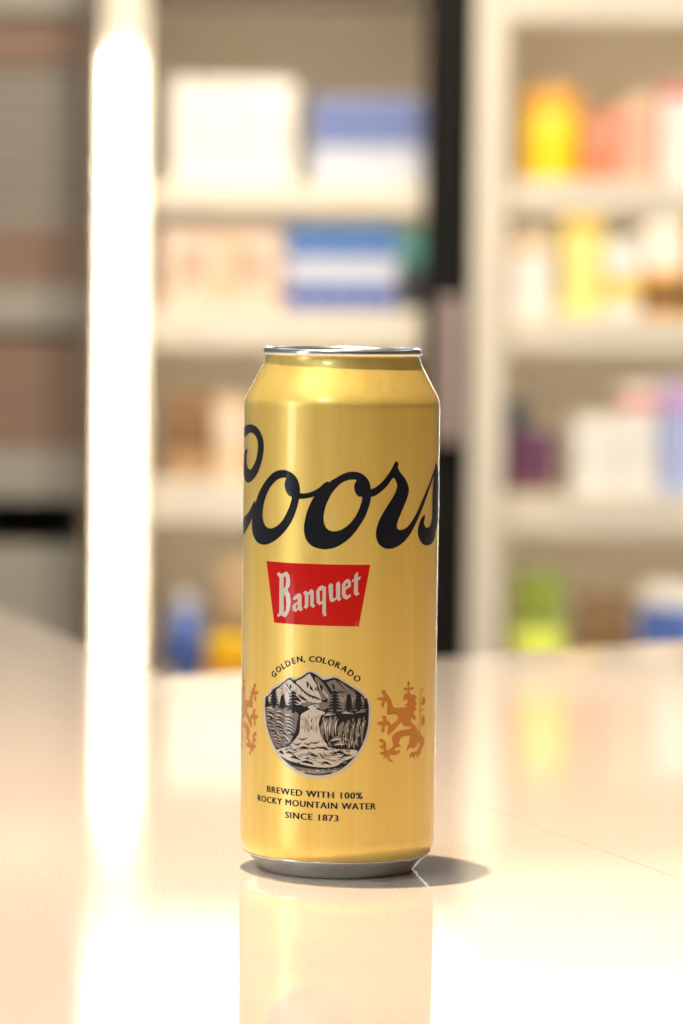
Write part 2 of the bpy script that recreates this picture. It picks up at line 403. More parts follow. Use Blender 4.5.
# --- script lettering
A = crop(235, 410, 6.21); B = crop(335, 440, 6.21)
bm = bmesh.new()
o1 = [(290,372),(325,377),(360,395),(388,430),(402,475),(403,515),(395,570),(375,640),(345,705),(300,765),(250,810),(205,833),(170,836),(140,822),(118,790),(107,745),(105,690),(112,630),(130,570),(150,510),(180,455),(215,410),(250,382)]
o1h = [(318,424),(310,445),(309,475),(317,505),(335,532),(352,542),(345,580),(325,630),(295,685),(260,720),(225,735),(195,725),(178,695),(172,650),(178,590),(195,530),(220,480),(255,440),(290,422)]
fill(bm, [loop(o1, A), loop(o1h, A)], L0)
fill(bm, [loop([(390,516),(430,518),(475,508),(520,484),(570,445),(600,470),(560,520),(490,538),(450,548),(410,552),(390,548)], A)], L0)
o2 = [(-20,250),(0,240),(40,215),(80,200),(115,197),(150,202),(185,222),(210,255),(222,300),(225,345),(215,400),(190,470),(155,530),(110,590),(60,635),(0,668),(-55,678),(-100,674),(-146,656),(-181,614),(-193,554),(-186,494),(-166,424),(-131,354),(-80,300)]
o2h = [(133,249),(122,272),(119,300),(130,335),(150,352),(168,357),(160,400),(135,460),(100,510),(60,545),(20,564),(-20,566),(-50,550),(-68,515),(-70,470),(-60,420),(-40,370),(-15,325),(30,275),(65,255),(100,246)]
fill(bm, [loop(o2, B), loop(o2h, B)], L0)
rl = [(215,312),(250,295),(290,262),(325,220),(352,178),(370,142),(379,132),(393,143),(391,170),(405,200),(435,240),(455,285),(458,320),(445,370),(420,430),(395,490),(384,530),(390,552),(410,559),(440,547),(470,515),(500,465),(525,412),(550,352),(580,282),(605,215),(622,165),(630,140),(627,170),(618,205),(600,262),(575,335),(550,405),(525,467),(500,522),(470,580),(430,630),(390,660),(350,675),(310,673),(275,650),(258,615),(255,570),(270,510),(300,450),(340,385),(370,335),(385,290),(379,258),(360,236),(325,284),(290,318),(250,346),(218,350)]
fill(bm, [loop(rl, B, 4)], L0)
# last letter, running round the side of the can
tB = B(625, 150)
s_top = tB[1] * 1000; th0 = math.degrees(B(628, 150)[0] / RC)
def zz(Y): return B(600, Y)[1] * 1000
sl = [(628,145),(622,180),(613,225),(608,290),(605,350),(604,430),(601,490),(591,530),(575,545),(560,538),(552,515),(557,490),(555,463),(535,490),(520,530),(514,570),(521,610),(543,645),(570,655),(600,643),(618,610),(626,560), (86, zz(500), 0), (91, zz(430), 0), (93, zz(360), 0), (90, zz(290), 0), (85, zz(230), 0)]
fill(bm, [loop(sl, B, 4)], L0)
# big capital, running round the other side: loop, bowl and joining stroke
zC = lambda Y: A(90, Y)[1] * 1000
th = lambda X, Y: math.degrees(A(X, Y)[0] / RC)
Cc = [(88,90),(130,102),(160,142),(178,200),(176,270),(160,340),(135,402),(105,440),(82,452),(66,440), (-85, zC(400), 0), (-87.5, zC(340), 0), (-84, zC(280), 0),(77,240),(73,290),(73,330),(80,358),(95,370),(112,350),(130,310),(140,260),(142,205),(130,165),(105,142),(85,147),(68,165),
      (-84, zC(185), 0), (-90, zC(230), 0), (-97, zC(310), 0), (-103, zC(420), 0), (-106, zC(540), 0), (-106, zC(640), 0), (-103, zC(700), 0), (-97, zC(720), 0), (-90, zC(712), 0), (-84, zC(690), 0), (80,640),(100,605),(125,560),(122,610),(110,660),(90,712),(62,765), (-86, zC(800), 0), (-94, zC(835), 0), (-103, zC(835), 0), (-111, zC(780), 0), (-116, zC(680), 0), (-116, zC(540), 0), (-112, zC(400), 0), (-105, zC(270), 0), (-97, zC(180), 0), (-88, zC(125), 0)]
fill(bm, [loop(Cc, A, 4)], L0)
tag(link('script_lettering', bm, 'ink', can), 'dark navy flowing script lettering round the upper can')

# --- red badge with lettering
K = crop(262, 556, 6.098)
def edge(a, b, n=14): return [(a[0] + (b[0] - a[0]) * k / n, a[1] + (b[1] - a[1]) * k / n) for k in range(n)]
c4 = [K(28, 31), K(660, 53), K(590, 430), K(75, 406)]
bm = bmesh.new(); fill(bm, [edge(c4[0], c4[1]) + edge(c4[1], c4[2]) + edge(c4[2], c4[3]) + edge(c4[3], c4[0])], L0)
badge = tag(link('badge', bm, 'red', can), 'red trapezoid badge')
LET = [
 [[(92,110),(105,98),(118,110),(138,100),(150,95),(165,112),(172,145),(170,180),(155,208),(170,232),(176,280),(168,330),(152,366),(136,373),(118,360),(100,372),(92,362),(106,345),(108,132)], [(133,125),(133,198),(144,185),(148,150),(144,125)], [(133,232),(133,348),(146,330),(149,290),(146,250)]],
 [[(186,262),(205,237),(230,226),(242,240),(242,312),(250,324),(236,338),(222,326),(206,342),(190,335),(184,310),(195,290),(217,279),(217,258),(200,270)], [(207,303),(217,295),(217,318),(209,324)]],
 [[(250,225),(266,211),(281,222),(300,200),(316,212),(316,294),(327,304),(309,316),(294,302),(294,230),(283,242),(283,308),(269,323),(254,312),(262,300),(262,240)]],
 [[(330,215),(345,190),(365,179),(390,190),(390,350),(394,362),(379,368),(368,350),(369,288),(350,301),(334,285)], [(351,215),(368,205),(368,272),(354,282)]],
 [[(405,180),(420,164),(433,175),(432,252),(441,260),(452,250),(452,168),(467,154),(476,165),(476,252),(484,264),(466,276),(455,262),(433,282),(415,275),(410,252)]],
 [[(488,175),(505,150),(525,138),(542,155),(542,185),(510,206),(510,232),(521,243),(541,230),(541,248),(516,266),(495,256),(487,235)], [(509,172),(522,160),(525,178),(509,190)]],
 [[(564,115),(581,97),(587,104),(585,130),(603,123),(599,140),(585,148),(583,218),(596,229),(576,244),(560,232),(562,156),(547,159),(551,145),(562,138)]],
]
bm = bmesh.new()
for L in LET: fill(bm, [loop(l, K, 3, False) for l in L], L0 + DL)
tag(link('badge_lettering', bm, 'pale', badge), 'pale blackletter-style word on the red badge')

# --- printed text lines
def glyphs(txt, bold=0.012, spacing=1.0):
    cu = bpy.data.curves.new('text', 'FONT'); cu.body = txt; cu.offset = bold; cu.resolution_u = 3; cu.space_character = spacing
    ob = bpy.data.objects.new('text', cu); C.objects.link(ob)
    dg = bpy.context.evaluated_depsgraph_get(); dg.update(); me = ob.evaluated_get(dg).to_mesh()
    vs = [tuple(v.co[:2]) for v in me.vertices]; fs = [tuple(p.vertices) for p in me.polygons]
    ob.evaluated_get(dg).to_mesh_clear(); bpy.data.objects.remove(ob); bpy.data.curves.remove(cu)
    return vs, fs
def put(bm, vs, fs, fn, lift):
    bv = [bm.verts.new(wrap(*fn(*v), lift)) for v in vs]
    for f in fs:
        try: fc = bm.faces.new([bv[i] for i in f])
        except ValueError: continue
        fc.normal_update(); c = fc.calc_center_median()
        if fc.normal.x * c.x + fc.normal.y * c.y < 0: fc.normal_flip()
def textline(bm, txt, pl, pr, caph):
    vs, fs = glyphs(txt, 0.0, 1.14)
    x0 = min(v[0] for v in vs); x1 = max(v[0] for v in vs); h = max(v[1] for v in vs)
    a = on_can(*pl); b = on_can(*pr)
    for du in (-.00013, 0, .00013): put(bm, vs, fs, lambda x, y: (du + a[0] + (b[0] - a[0]) * (x - x0) / (x1 - x0), a[1] + (b[1] - a[1]) * (x - x0) / (x1 - x0) + y / h * caph), L0)
bm = bmesh.new()
textline(bm, 'BREWED WITH 100%', (267.2, 791.8), (362.3, 798.9), 0.0021)
textline(bm, 'ROCKY MOUNTAIN WATER', (258.0, 800.6), (375.6, 809.3), 0.0021)
textline(bm, 'SINCE 1873', (285.4, 817.8), (338.2, 821.4), 0.0021)
tag(link('printed_text', bm, 'ink', can), 'three short dark lines of capitals below the round picture')
bm = bmesh.new()
G = crop(265, 650, 6.505)
arc = [('G',58,157),('O',88,125),('L',119,103),('D',149,86),('E',186,70),('N',226,59),(',',256,76),('C',305,58),('O',350,61),('L',390,69),('O',431,82),('R',475,98),('A',517,121),('D',558,151),('O',600,185)]
uvs = [G(x, y) for _, x, y in arc]; fit = [p for (c, _, _), p in zip(arc, uvs) if c != ',']
for i, (ch, x, y) in enumerate(arc):
    vs, fs = glyphs(ch, 0.0)
    cx = (min(v[0] for v in vs) + max(v[0] for v in vs)) / 2; cy = 0.35
    p = uvs[i]; j0, j1 = max(i - 1, 0), min(i + 1, len(arc) - 1)
    if arc[j0][0] == ',': j0 -= 1
    if arc[j1][0] == ',': j1 += 1
    a = math.atan2(uvs[j1][1] - uvs[j0][1], uvs[j1][0] - uvs[j0][0])
    if ch == ',': cy = 0.0
    s = 0.0020 / 0.70
    for du in (-.00013, 0, .00013): put(bm, vs, fs, lambda X, Y: (du + p[0] + ((X - cx) * math.cos(a) - (Y - cy) * math.sin(a)) * s, p[1] + ((X - cx) * math.sin(a) + (Y - cy) * math.cos(a)) * s), L0)
tag(link('arched_text', bm, 'ink', can), 'dark capitals arched over the round picture')

# --- round landscape picture
Mc = crop(255, 665, 5.464)
bm = bmesh.new()
border = [(47,178),(44,250),(55,340),(85,430),(130,506),(190,566),(260,606),(335,621),(410,611),(480,581),(550,521),(600,441),(628,350),(636,260),(631,192),(612,183),(602,160),(570,132),(540,112),(505,95),(480,80),(440,56),(405,60),(372,64),(340,44),(300,28),(262,52),(235,67),(215,70),(190,60),(160,83),(122,103),(90,122),(70,150),(58,162)]
fill(bm, [loop(border, Mc, 4)], L0)
med = tag(link('medallion', bm, 'pale', can), 'round engraved picture of mountains and a waterfall')
bm = bmesh.new()
dark = [(58,180),(57,250),(68,340),(97,425),(140,497),(200,553),(265,590),(335,603),(408,596),(473,568),(540,508),(588,432),(615,345),(622,260),(618,205),(602,190),(590,165),(562,144),(530,123),(492,100),(440,70),(405,77),(372,80),(337,56),(300,40),(262,64),(240,80),(212,84),(190,74),(160,97),(125,117),(97,137),(76,165)]
fill(bm, [loop(dark, Mc, 4)], L0 + DL)
link('ground_print', bm, 'ink', med)
bm = bmesh.new()
light = [
 [(186,80),(150,108),(118,128),(97,142),(84,165),(66,185),(66,200),(110,215),(240,218),(262,205),(330,208),(366,200),(345,188),(300,172),(262,145),(235,112),(208,94)],
 [(300,47),(262,72),(224,92),(248,118),(278,148),(312,166),(345,178),(366,192),(358,160),(340,140),(325,132),(338,112),(318,80)],
 [(288,228),(330,214),(352,226),(333,240),(378,256),(364,272),(258,272),(280,252),(300,240)],
 [(262,262),(357,262),(350,310),(356,370),(372,408),(395,440),(330,425),(250,420),(188,442),(215,410),(240,370),(247,310)],
 [(186,444),(215,405),(250,372),(290,380),(330,395),(365,405),(395,445),(440,457),(520,462),(560,470),(542,500),(480,528),(440,552),(380,560),(300,552),(240,538),(180,518),(128,488),(108,470),(150,452)],
]
for l in light: fill(bm, [loop(l, Mc, 4)], L0 + 2 * DL)
link('light_print', bm, 'pale', med)
bm = bmesh.new()
for l in ([(190,548),(270,562),(340,570),(420,572),(484,556),(440,578),(380,594),(335,598),(265,586),(215,562)], [(66,225),(110,218),(170,228),(232,262),(244,300),(232,360),(196,425),(150,445),(118,450),(92,405),(74,345),(64,285)], [(440,80),(405,90),(392,96),(410,125),(432,150),(470,142),(505,152),(550,152),(515,118),(482,102)], [(338,66),(325,72),(338,108),(330,130),(348,142),(366,190),(392,184),(412,165),(392,128),(372,96)], [(396,190),(412,165),(440,152),(545,155),(590,185),(612,212),(610,244),(560,248),(480,252),(405,248)], [(318,222),(352,205),(392,206),(398,232),(372,245),(345,236)], [(252,205),(292,198),(325,206),(300,218),(268,228)]):
    fill(bm, [loop(l, Mc, 3)], L0 + 2 * DL)
random.seed(3); rk = []
for x, y0, y1, wd in ((372,290,400,1.2),(398,285,415,1.1),(428,280,395,1.3),(470,310,390,1.5),(500,300,400,1.3),(532,310,430,1.0),(560,290,440,1.0),(588,300,420,.9),(545,400,460,.8),(515,410,455,.8)):
    rk.append(stroke([(x + 14, y0), (x - 4, (y0 + y1) / 2), (x - 2, y1)], Mc, .5, .3, wd * 1.25))
for x, y, x2, y2, wd in ((372,278,440,270,1.3),(470,262,540,268,1.2),(550,262,606,256,1.2),(410,415,480,402,1.5),(430,436,500,430,1.2),(480,405,520,420,1.0)):
    rk.append(stroke([(x, y), ((x + x2) / 2, (y + y2) / 2 - 8), (x2, y2)], Mc, .2, .2, wd))
for k in range(26):
    x = random.uniform(365, 600); y = random.uniform(285, 430)
    rk.append(stroke([(x, y), (x - 3, y + 10), (x - 2, y + random.uniform(16, 30))], Mc, .05, .05, .28, 2))
for k in range(30):                                  # grey shading inside water and foam
    x = random.uniform(150, 520); y = random.uniform(455, 535)
    rk.append(stroke([(x, y), (x + 14, y + random.uniform(-7, 2)), (x + 30, y + 2)], Mc, .05, .05, random.uniform(.3, .8), 2))
for k in range(18):
    x = random.uniform(258, 348); y = random.uniform(275, 340)
    rk.append(stroke([(x, y), (x - 1, y + 18), (x - 2, y + random.uniform(25, 50))], Mc, .05, .05, .3, 2))
for x, y, r in ((262,382,26),(232,410,24),(292,408,24),(330,402,26),(270,432,26),(318,432,24),(360,428,22),(215,440,20)):
    rk.append(stroke([(x - r, y + 14), (x - r * .4, y + 24), (x + r * .4, y + 22), (x + r, y + 12)], Mc, .05, .05, .75, 3))
for k in range(26):
    x = random.uniform(130, 330); y = random.uniform(105, 195)
    if y > 80 + abs(x - 200) * .2: rk.append(stroke([(x, y), (x + 6, y + 7), (x + 12, y + 16)], Mc, .04, .04, .28, 2))
for k in range(8): rk.append(stroke([(215 + 30 * k, 572 - abs(k - 4) * 3), (235 + 30 * k, 576 - abs(k - 4) * 3)], Mc, .05, .05, .4, 2))
strokes(bm, rk, L0 + 3 * DL)
link('grey_print', bm, 'taupe', med)
bm = bmesh.new(); random.seed(11); rk = []
for k in range(11):                                  # pale rock edges
    y = 232 + k * 19; x = 64 + max(0, k - 4) * 9
    for q in range(3):
        xa = x + q * 52 + random.uniform(-6, 6); ya = y + q * 20 + random.uniform(-5, 5)
        if xa + 40 < 240 - max(0, ya - 330) * .35 and ya < 432: rk.append(stroke([(xa, ya), (xa + 22, ya + 2), (xa + 44, ya + 20)], Mc, .06, .06, random.uniform(.4, .75), 3))
for k in range(34):                                  # glints on the cliff
    x = random.uniform(368, 606); y = random.uniform(278, 430)
    if x < 610 - max(0, y - 340) * .6: rk.append(stroke([(x, y), (x - 4, y + 12), (x - 3, y + random.uniform(18, 32))], Mc, .04, .04, random.uniform(.15, .32), 2))
for x in (384, 408, 440): rk.append(stroke([(x + 14, 292), (x, 330), (x + 2, 385)], Mc, .05, .05, .5, 3))
for x, y, x2, y2 in ((412,416,470,408),(432,440,492,436),(380,276,420,274),(478,266,520,266)): rk.append(stroke([(x, y), ((x + x2) / 2, (y + y2) / 2 - 6), (x2, y2)], Mc, .05, .05, .55, 3))
for k in range(14): rk.append(stroke([(410 + k * 13, 168 + random.uniform(-8, 10)), (416 + k * 13, 186 + random.uniform(-6, 8)), (418 + k * 13, 206)], Mc, .03, .03, .22, 2))
for k in range(12): xx = random.uniform(230, 440); rk.append(stroke([(xx, 578 + random.uniform(-6, 8)), (xx + 22, 580 + random.uniform(-6, 8))], Mc, .04, .04, .3, 2))
for k in range(8): rk.append(stroke([(345 + k * 7, 95 + k * 9), (350 + k * 7, 112 + k * 9), (352 + k * 7, 128 + k * 9)], Mc, .03, .03, .3, 2))
strokes(bm, rk, L0 + 4 * DL)
link('highlight_print', bm, 'pale', med)
bm = bmesh.new(); rk = []
def tree(x, yt, yb, hw):
    rk.append(stroke([(x, yt), (x, (yt + yb) / 2), (x, yb)], Mc, .08, 1.3, .8, 3))
    n = 6
    for k in range(n):
        y = yt + (yb - yt) * (.14 + .80 * k / n); h = hw * (.3 + .7 * (k + 1) / n)
        rk.append(stroke([(x - h, y + 9), (x, y), (x + h, y + 9)], Mc, .18, .18, 1.15, 3))
for a in ((105,122,232,30),(152,160,240,24),(210,132,262,40),(436,130,258,42),(512,150,256,28),(565,142,252,32),(606,180,240,14),(68,172,230,14)): tree(*a)
rk.append(stroke([(72,172),(110,138),(150,104),(190,74),(212,88),(262,64),(300,42),(338,60),(372,84),(405,80),(440,74),(490,102),(560,146)], Mc, .4, .5))
rk += [stroke(p, Mc, .45, .15) for p in ([(208,92),(235,112),(262,142),(300,168),(345,184)], [(302,44),(322,78),(340,110),(352,150),(366,190)], [(170,100),(190,130),(205,150)], [(340,62),(370,92),(395,125),(425,160)], [(440,78),(470,110),(505,150)], [(490,104),(520,130),(545,152)])]
rk += [stroke(p, Mc, .12, .12, .9) for p in ([(280,90),(290,105),(285,125)], [(300,110),(308,128),(318,140)], [(190,105),(196,118),(192,130)], [(350,100),(362,120),(368,145)], [(420,100),(430,118),(428,135)], [(235,160),(262,182),(290,195)], [(215,165),(240,190),(255,200)])]
for (x, y, x2, y2) in ((165,480,215,492),(190,505,250,520),(290,490,340,500),(360,535,420,548),(430,480,500,490),(470,505,520,498),(240,455,300,462),(330,455,400,465),(250,530,320,545),(130,476,160,490)):
    rk.append(stroke([(x, y), ((x + x2) / 2, (y + y2) / 2 - 8), (x2, y2)], Mc, .1, .1, random.uniform(.5, 1.1), 3))
for k in range(16):
    x = random.uniform(260, 352); y = random.uniform(268, 350)
    rk.append(stroke([(x, y), (x, y + random.uniform(12, 30))], Mc, .05, .05, .2, 2))
for x, y, r in ((262,382,26),(232,410,24),(292,408,24),(330,402,26),(318,432,24)):
    rk.append(stroke([(x - r, y + 18), (x, y + 27), (x + r, y + 16)], Mc, .05, .05, .3, 3))
for k in range(11):                                  # dark cracks between the rocks
    y = 240 + k * 19; x = 62 + max(0, k - 4) * 9
    for q in range(3):
        xa = x + q * 52 + random.uniform(-6, 6); ya = y + q * 20 + random.uniform(-4, 4)
        if xa + 40 < 244 - max(0, ya - 330) * .35 and ya < 436: rk.append(stroke([(xa, ya), (xa + 24, ya + 3), (xa + 50, ya + 24)], Mc, .06, .06, random.uniform(.45, .8), 3))
rk.append(stroke([(246, 262), (240, 310), (232, 366), (205, 412), (178, 446)], Mc, .5, .4, 1.5))
for k in range(46):                                  # curls in the foam
    x = random.uniform(140, 520); y = random.uniform(452, 545)
    if abs(x - 330) < 210 - max(0, y - 490) * 1.6: rk.append(stroke([(x, y), (x + 9, y - 5), (x + 20, y + 1), (x + 26, y + 6)], Mc, .03, .03, random.uniform(.16, .4), 2))
for k in range(22):                                  # hatching on the snow
    x = random.uniform(130, 335); y = random.uniform(100, 190)
    if y > 92 + abs(((x - 190) % 110) - 40) * .5: rk.append(stroke([(x, y), (x + 5, y + 8), (x + 8, y + 16)], Mc, .03, .03, .2, 2))
strokes(bm, rk, L0 + 5 * DL)
link('outline_print', bm, 'ink', med)

# --- copper lions either side of the picture
Lc = crop(365, 670, 8.5375)
lion = [
 [(250,325),(335,320),(365,300),(385,270),(385,230),(400,212),(432,215),(438,240),(428,262),(442,288),(428,308),(438,335),(420,355),(418,378),(434,402),(424,432),(400,410),(392,425),(398,478),(355,484),(322,470),(306,440),(280,400),(270,375),(240,365)],
 [(255,325),(265,350),(275,378),(240,378),(190,382),(188,340),(190,300),(178,265),(165,290),(160,318),(148,322),(135,300),(140,280),(152,262),(130,262),(100,245),(125,232),(155,235),(150,205),(138,180),(155,170),(178,178),(185,205),(205,225),(225,265),(240,310)],
 [(306,440),(290,465),(255,505),(225,535),(197,556),(190,525),(200,490),(185,470),(168,490),(165,520),(152,538),(138,515),(145,480),(125,472),(100,455),(125,438),(150,440),(150,410),(140,392),(160,388),(180,398),(185,425),(208,440),(222,465),(250,450),(278,425),(285,400)],
 [(398,508),(340,510),(285,525),(245,550),(230,580),(235,610),(242,640),(225,665),(190,690),(180,660),(180,625),(165,600),(140,585),(115,605),(140,618),(155,635),(120,655),(150,672),(162,690),(120,712),(150,725),(160,745),(155,768),(178,745),(195,765),(215,785),(245,780),(222,768),(210,745),(215,725),(245,730),(285,715),(300,685),(265,690),(250,680),(280,660),(310,655),(290,630),(300,590),(330,565),(385,560),(400,540)],
 [(395,455),(420,465),(440,490),(450,520),(468,525),(480,555),(500,575),(508,610),(498,650),(480,680),(478,710),(455,730),(458,755),(445,745),(432,725),(420,740),(418,765),(408,745),(395,740),(378,755),(380,725),(400,700),(440,695),(455,665),(468,630),(450,620),(440,650),(415,668),(385,665),(365,680),(352,700),(362,655),(378,620),(385,560)],
 [(372,92),(384,118),(376,142),(385,155),(400,140),(415,155),(405,172),(385,168),(380,190),(398,210),(388,240),(390,262),(392,285),(365,305),(340,302),(345,288),(362,285),(358,255),(345,245),(335,270),(328,250),(332,215),(350,200),(365,195),(360,170),(345,178),(330,165),(340,148),(360,155),(368,142),(360,118)],
 [(500,225),(512,245),(512,285),(500,300),(488,285),(488,250)], [(496,385),(508,405),(508,450),(496,468),(484,450),(484,410)],
]
tails = [[(460,520),(470,480),(472,400),(472,300),(472,220),(476,172),(490,162),(500,180)], [(472,365),(480,340),(492,338),(498,352)], [(472,290),(482,288),(498,298)], [(470,465),(482,468),(496,468)]]
def build_lion(mirror):
    bm = bmesh.new()
    MC = -15.7
    tr = (lambda p: (2 * R(MC) * RC - p[0], p[1])) if mirror else (lambda p: p)
    dz = on_can(259.7, 716)[1] - on_can(377, 722)[1] if mirror else 0
    f2 = (lambda X, Y: (lambda q: (q[0], q[1] + dz))(tr(Lc(X, Y))))
    for l in lion: fill(bm, [loop(l, f2, 3)], L0)
    strokes(bm, [stroke(p, f2, .35, .35) for p in tails], L0)
    return bm
tag(link('lion_emblem', build_lion(False), 'copper', can), 'copper rearing lion emblem right of the round picture')
tag(link('lion_emblem', build_lion(True), 'copper', can), 'copper rearing lion emblem left of the round picture')

# ------------------------------------------------------------------ coolers
YFR = 3.28                                   # front plane of the coolers
def X(px, Y=YFR, y=300): return at_y(px, y, Y).x
def Z(py, Y=YFR, x=341): return at_y(x, py, Y).z
DEP = 0.36
def cooler(label, x0, x1, ztop, zhead0, zhead1, rails, post_l, post_r, led, led_top, topmat, postmats):
    """x0..x1 outer width, rails = list of (z of rail top, z of rail bottom), posts = inner x of the two front posts"""
    t = thing('display_cooler', label, 'cooler', ((x0 + x1) / 2, YFR, 0)); ox = (x0 + x1) / 2
    def P(name, bm, m, par=t):
        bmesh.ops.translate(bm, verts=bm.verts[:], vec=(-ox, -YFR, 0)); return link(name, bm, m, par)
    zb = 0.10; th = 0.012
    P('plinth', box(x0 + .01, x1 - .01, YFR + .02, YFR + DEP, 0, zb), 'black')
    P('back_panel', box(x0, x1, YFR + DEP - th, YFR + DEP, zb, ztop, .001), 'liner')
    P('side_panel', box(x0, x0 + th, YFR + .004, YFR + DEP - th, zb, ztop, .001), 'cream')
    P('side_panel', box(x1 - th, x1, YFR + .004, YFR + DEP - th, zb, ztop, .001), 'cream')
    P('bottom_panel', box(x0 + th, x1 - th, YFR + .004, YFR + DEP - th, zb, zb + .02), 'cream')
    P('top_panel', box(x0 + th, x1 - th, YFR + .03, YFR + DEP - th, ztop - .02, ztop), 'liner')
    P('door_post', box(x0, post_l, YFR - .012, YFR + .012, zb, ztop, .002), postmats[0])
    P('door_post', box(post_r, x1, YFR - .012, YFR + .012, zb, ztop, .002), postmats[1])
    P('front_beam', box(post_l, post_r, YFR - .010, YFR + .028, topmat[1], ztop, .002), topmat[0])
    h = P('lit_header', box(x0, x1, YFR - .004, YFR + DEP, ztop, zhead1 + .015, .003), 'whiteplastic')
    P('light_panel', box(x0 + .016, x1 - .002, YFR - .010, YFR - .004, zhead0, zhead1, .001), 'header', h)
    for k, (za, zc) in enumerate(rails):
        s = P('shelf', box(x0 + th + .002, x1 - th - .002, YFR + .030, YFR + DEP - th - .004, za - .010, za - .003, .001), 'cream')
        P('price_rail', box(x0 + th + .002, x1 - th - .002, YFR + .020, YFR + .030, zc, za, .002), 'cream', s)
    for za in [ztop - .020] + [r[0] - .010 for r in rails[:-1]]:      # glowing strips added behind the rails, out of view, to brighten the inside
        P('inner_fill_strip', box(x0 + th + .01, x1 - th - .01, YFR + .034, YFR + .042, za - .006, za - .0005, .001), 'inner')
    if led:
        xa, xb = led; r = (xb - xa) / 2; zt = led_top; z0 = zb + .05; cx = (xa + xb) / 2
        pts = [(cx + r * math.cos(a), zt - r + r * math.sin(a)) for a in [math.pi * k / 16 for k in range(17)]] + [(cx + r * math.cos(a), z0 + r + r * math.sin(a)) for a in [math.pi + math.pi * k / 16 for k in range(17)]]
        bm = bmesh.new()
        fa = [bm.verts.new((p[0], YFR - .020, p[1])) for p in pts]; fb = [bm.verts.new((p[0], YFR - .013, p[1])) for p in pts]
        bm.faces.new(fa); n = len(pts)
        bm.faces.new(fb[::-1])
        for k in range(n): bm.faces.new((fa[k], fb[k], fb[(k + 1) % n], fa[(k + 1) % n]))
        bmesh.ops.recalc_face_normals(bm, faces=bm.faces[:])
        P('light_bar', bm, 'led')
    return t, P
rails1 = [(Z(182), Z(213)), (Z(309), Z(350)), (Z(483), Z(526)), (Z(690), Z(730))]
rails2 = [(Z(176), Z(211)), (Z(313), Z(350)), (Z(492), Z(533)), (Z(690), Z(730))]
c1, P1 = cooler('cooler on the left with a glowing white light bar and black right post', X(86), X(470.5), Z(-45), Z(-96), Z(-96) + .30, rails1, X(146), X(423), (X(108.5), X(131.5)), Z(55), ('darkbrown', Z(6)), ('cream', 'black'))
P1('edge_trim', box(X(82), X(102), YFR - .016, YFR + .03, .10, Z(-45), .002), 'darkbrown')
hd = P1('door_handle', box(X(440), X(461), YFR - .035, YFR - .012, Z(440), Z(296), .004), 'mauve')
c2, P2 = cooler('cooler on the right with a cream left post and bright products', X(471.5), X(870), Z(-40), Z(-134), Z(-134) + .30, rails2, X(505), X(830), (X(834), X(866)), Z(46), ('cream', Z(20)), ('cream', 'cream'))

# ------------------------------------------------------------------ products
def carton(name, label, cat, group, px0, px1, pyt, zs, back, depth, mt, bands=(), lid=None):
    Y = YFR + back
    a = at_y(px0, pyt, Y); b = at_y(px1, pyt, Y)
    h = (a.z + b.z) / 2 - zs; wd = b.x - a.x - .0012
    t = thing(name, label, cat, ((a.x + b.x) / 2, Y, zs), group=group)
    link('body', box(-wd / 2, wd / 2, 0, depth, 0, h, min(.002, wd * .08)), mt, t)
    for f0, f1, bmat in bands:
        link('printed_band', box(-wd / 2 - .0004, wd / 2 + .0004, -.0004, depth + .0004, h * f0, h * f1, .0003, 1), bmat, t)
    if lid: link('lid_flap', box(-wd / 2 + .001, wd / 2 - .001, .001, depth - .001, h, h + .0015, .0004, 1), lid, t)
    return t
def jar(name, label, cat, group, px0, px1, pyt, zs, back, mt, capmat, shape='can', capf=0.15, bandmat=None):
    Y = YFR + back
    a = at_y(px0, pyt, Y); b = at_y(px1, pyt, Y); r = (b.x - a.x) / 2; h = a.z - zs
    t = thing(name, label, cat, ((a.x + b.x) / 2, Y + r, zs), group=group)
    hb = h * (1 - capf)
    if shape == 'can': pf = [(0, 0), (r * .9, 0), (r, h * .02), (r, hb * .94), (r * .93, hb), (0, hb)]
    elif shape == 'round': pf = [(0, 0), (r * .5, 0)] + [(r * math.sin(k), hb * (.5 - .5 * math.cos(k))) for k in [.55 + 2.1 * q / 12 for q in range(13)]] + [(r * .35, hb), (0, hb)]
    else: pf = [(0, 0), (r * .8, 0), (r * .86, h * .04), (r, hb * .95), (r * 1.0, hb), (0, hb)]
    o = link('body', lathe(pf, 40), mt, t); smooth_by_angle(o)
    cr = r * (.95 if shape == 'can' else .45 if shape == 'round' else 1.04)
    o = link('cap', lathe([(0, hb), (cr, hb), (cr, h * .985), (cr * .93, h), (0, h)], 40), capmat, t); smooth_by_angle(o)
    if bandmat:
        o = link('label_wrap', lathe([(r + .0003, hb * .25), (r + .0003, hb * .7)], 40), bandmat, t, smooth=True)
    return t
